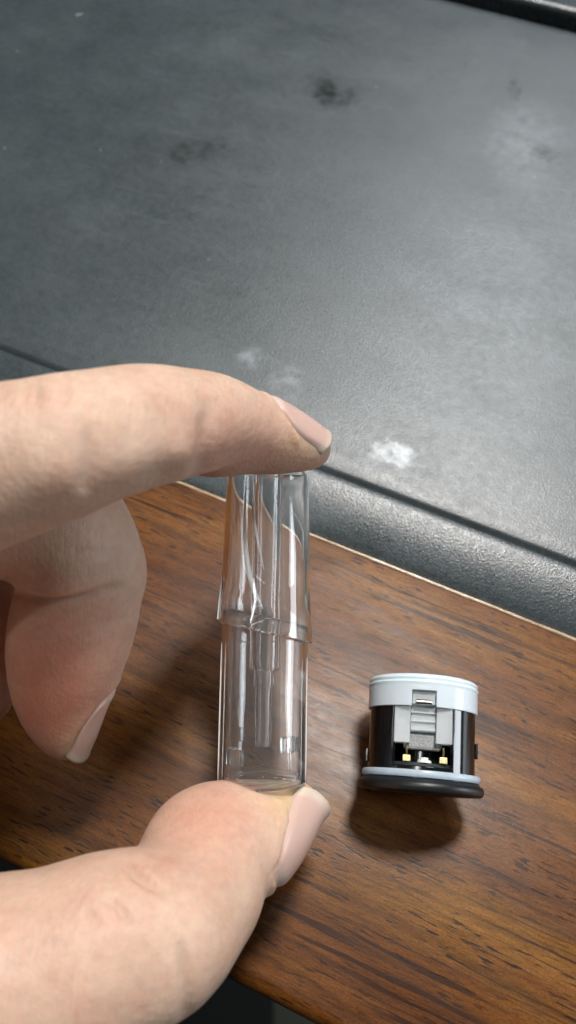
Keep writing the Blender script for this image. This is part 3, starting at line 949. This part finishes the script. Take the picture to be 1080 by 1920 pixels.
def plan_nail(name, base, tip, nrm, width, R, free, lift=0.00035, hang=0.001):
    """a stiff curved plate laid on the finger; its root and flanks dip under the skin"""
    base, tip = Vector(base), Vector(tip)
    t = (tip - base); L = t.length; t.normalize()
    nrm = Vector(nrm); nrm = (nrm - t * nrm.dot(t)).normalized()
    s_ = t.cross(nrm)
    NU, NV_ = 30, 24
    half = width / 2 / R
    G = np.zeros((NU + 1, NV_ + 1, 3)); ok = np.zeros((NU + 1, NV_ + 1), bool); K = np.zeros((NU + 1, NV_ + 1, 3))
    for i in range(NU + 1):
        u = i / NU
        wv_ = 1.0 - 0.42 * (1 - min(1, u / 0.30)) ** 2 - 0.52 * max(0, (u - 0.62) / 0.38) ** 2.0
        for j in range(NV_ + 1):
            v = -1 + 2 * j / NV_
            uu = L * (u + 0.10 * v * v * (1 - u) - 0.13 * v * v * u)
            a = v * half * wv_
            dirn = nrm * math.cos(a) + s_ * math.sin(a)
            ax = base + t * uu - nrm * R
            p = ax + dirn * R
            h = BVH.ray_cast(p + dirn * 0.006, -dirn, 0.014)
            K[i, j] = dirn
            if h[0] is not None:
                G[i, j] = h[0]; ok[i, j] = True
            else:
                G[i, j] = p
    # the free edge carries on in the line of the plate
    for i in range(1, NU + 1):
        for j in range(NV_ + 1):
            uu_prev = G[i - 1, j]
            step = np.array(t) * L / NU
            if i > NU * 0.80 and i >= 3:
                G[i, j] = uu_prev + 0.75 * (G[i - 1, j] - G[i - 2, j]) + 0.25 * step - K[i, j] * 0.00002
            elif not ok[i, j]:
                G[i, j] = uu_prev + step
    for _ in range(45):
        g2 = G.copy()
        g2[1:-1, 1:-1] = 0.25 * (G[:-2, 1:-1] + G[2:, 1:-1] + G[1:-1, :-2] + G[1:-1, 2:])
        g2[1:-1, 0] = 0.5 * (G[:-2, 0] + G[2:, 0]); g2[1:-1, -1] = 0.5 * (G[:-2, -1] + G[2:, -1])
        G = 0.5 * G + 0.5 * g2
    U, Vv = np.meshgrid(np.linspace(0, 1, NU + 1), np.linspace(-1, 1, NV_ + 1), indexing='ij')
    need = np.zeros(U.shape)
    for i in range(NU + 1):
        for j in range(NV_ + 1):
            h = BVH.ray_cast(Vector(G[i, j] + K[i, j] * 0.006), Vector(-K[i, j]), 0.012)
            if h[0] is not None:
                need[i, j] = (np.array(h[0]) - G[i, j]) @ K[i, j]
    inner = (np.abs(Vv) < 0.72) & (U > 0.15) & (U < 0.85)
    raise_ = max(0.0, float(np.percentile(need[inner], 98)))
    print(name, 'raise', raise_)
    G = G + K * (raise_ * np.clip(U / 0.15, 0, 1) * np.clip((1 - np.abs(Vv)) / 0.25, 0, 1))[..., None]
    off = lift * np.clip(U / 0.12, 0, 1) * np.clip((1 - np.abs(Vv)) / 0.16, 0, 1) ** 0.7 - 0.0004 * (1 - np.clip(U / 0.09, 0, 1)) - 0.0006 * np.clip((np.abs(Vv) - 0.86) / 0.14, 0, 1) * np.clip((0.95 - U) / 0.2, 0, 1)
    G = G + K * off[..., None]
    NAILS.append((name, G, K, U, Vv, free))
    # skin fold round root and flanks
    rim = np.concatenate([G[:int(NU * 0.85), 0], G[:int(NU * 0.85), -1], G[0, :]])
    near = np.where(np.linalg.norm(HV - G.mean((0, 1)), axis=1) < L * 1.3)[0]
    d = np.full(len(near), 1e9)
    for p in rim:
        d = np.minimum(d, np.linalg.norm(HV[near] - p, axis=1))
    c = G[int(NU * .5), int(NV_ * .5)]
    q = HV[near] - np.array(base)
    lat = np.abs(q @ np.array(s_)); lon = q @ np.array(t)
    outside = (lat > width * 0.5 * 0.84) | (lon < 0.0002)
    HV[near] += HN[near] * (np.where(outside, 0.00035 * np.exp(-((d - 0.0006) / 0.0009) ** 2), 0))[:, None]
plan_nail('fingernail', P(494, 746, 0.1405), P(611, 826, 0.1505), camvec(0.52, 0.85, 0.02), 0.0118, 0.0060, 0.92)
plan_nail('thumbnail', P(492, 1650, 0.1375), P(602, 1494, 0.1475), camvec(0.80, -0.45, 0.27), 0.0136, 0.0080, 0.91, 0.00035)
plan_nail('fingernail', P(208, 1278, 0.1440), P(152, 1422, 0.1490), camvec(0.88, -0.36, -0.10), 0.0118, 0.0062, 0.90)
hme = bpy.data.meshes.new('hand')
hme.from_pydata(HV.tolist(), [], HF.tolist())
hme.update()
def falloff(px, py, r, who):
    return (OWN == who) * np.exp(-((PX - px) ** 2 + (PY - py) ** 2) / r ** 2)
red = np.clip(0.55 * falloff(480, 850, 80, 0) + 0.30 * falloff(390, 830, 60, 0) + 0.9 * falloff(100, 1230, 110, 1) + 0.8 * falloff(90, 1340, 80, 1)
              + 0.6 * falloff(400, 1530, 90, 2) + 0.2 * falloff(300, 1560, 60, 2) + 0.15 * falloff(150, 1700, 150, 2) + 0.5 * (OWN == 3), 0, 1)
yel = np.clip(0.9 * falloff(540, 1490, 48, 2) + 0.45 * falloff(560, 830, 35, 0) + 0.5 * falloff(150, 1400, 35, 1), 0, 1)
for nm, arr in (('redness', red), ('yellow', yel)):
    at = hme.attributes.new(nm, 'FLOAT', 'POINT')
    at.data.foreach_set('value', arr.astype(np.float32))
hand = link('hand', hme, M_SKIN)
hand['label'] = 'bare left hand pinching the clear tube between index finger and thumb'
hand['category'] = 'hand'

def build_nail(name, G, K, U, Vv, free, thick=0.0004):
    nu, nv = U.shape
    top = G.reshape(-1, 3); bot = (G - K * thick).reshape(-1, 3)
    vs = np.concatenate([top, bot]).tolist()
    T_ = nu * nv
    fs = []
    for i in range(nu - 1):
        for j in range(nv - 1):
            a = i * nv + j
            fs.append((a, a + 1, a + nv + 1, a + nv))
            fs.append((T_ + a, T_ + a + nv, T_ + a + nv + 1, T_ + a + 1))
    loop = [j for j in range(nv)] + [i * nv + nv - 1 for i in range(1, nu)] + [(nu - 1) * nv + j for j in range(nv - 2, -1, -1)] + [i * nv for i in range(nu - 2, 0, -1)]
    for k in range(len(loop)):
        a, b = loop[k], loop[(k + 1) % len(loop)]
        fs.append((a, T_ + a, T_ + b, b))
    me = mesh(name, vs, fs)
    fr = np.clip((U - free + 0.06 * Vv ** 2) / 0.035, 0, 1).reshape(-1)
    lun = np.clip((0.20 - U - 0.18 * Vv ** 2) / 0.05, 0, 1).reshape(-1)
    for nm, ar in (('free_edge', fr), ('lunula', lun)):
        at_ = me.attributes.new(nm, 'FLOAT', 'POINT')
        at_.data.foreach_set('value', np.concatenate([ar, ar]).astype(np.float32))
    bm = bmesh.new(); bm.from_mesh(me); bmesh.ops.recalc_face_normals(bm, faces=bm.faces); bm.to_mesh(me); bm.free()
    return link(name, me, M_NAIL, hand)
for n_ in NAILS:
    build_nail(*n_)
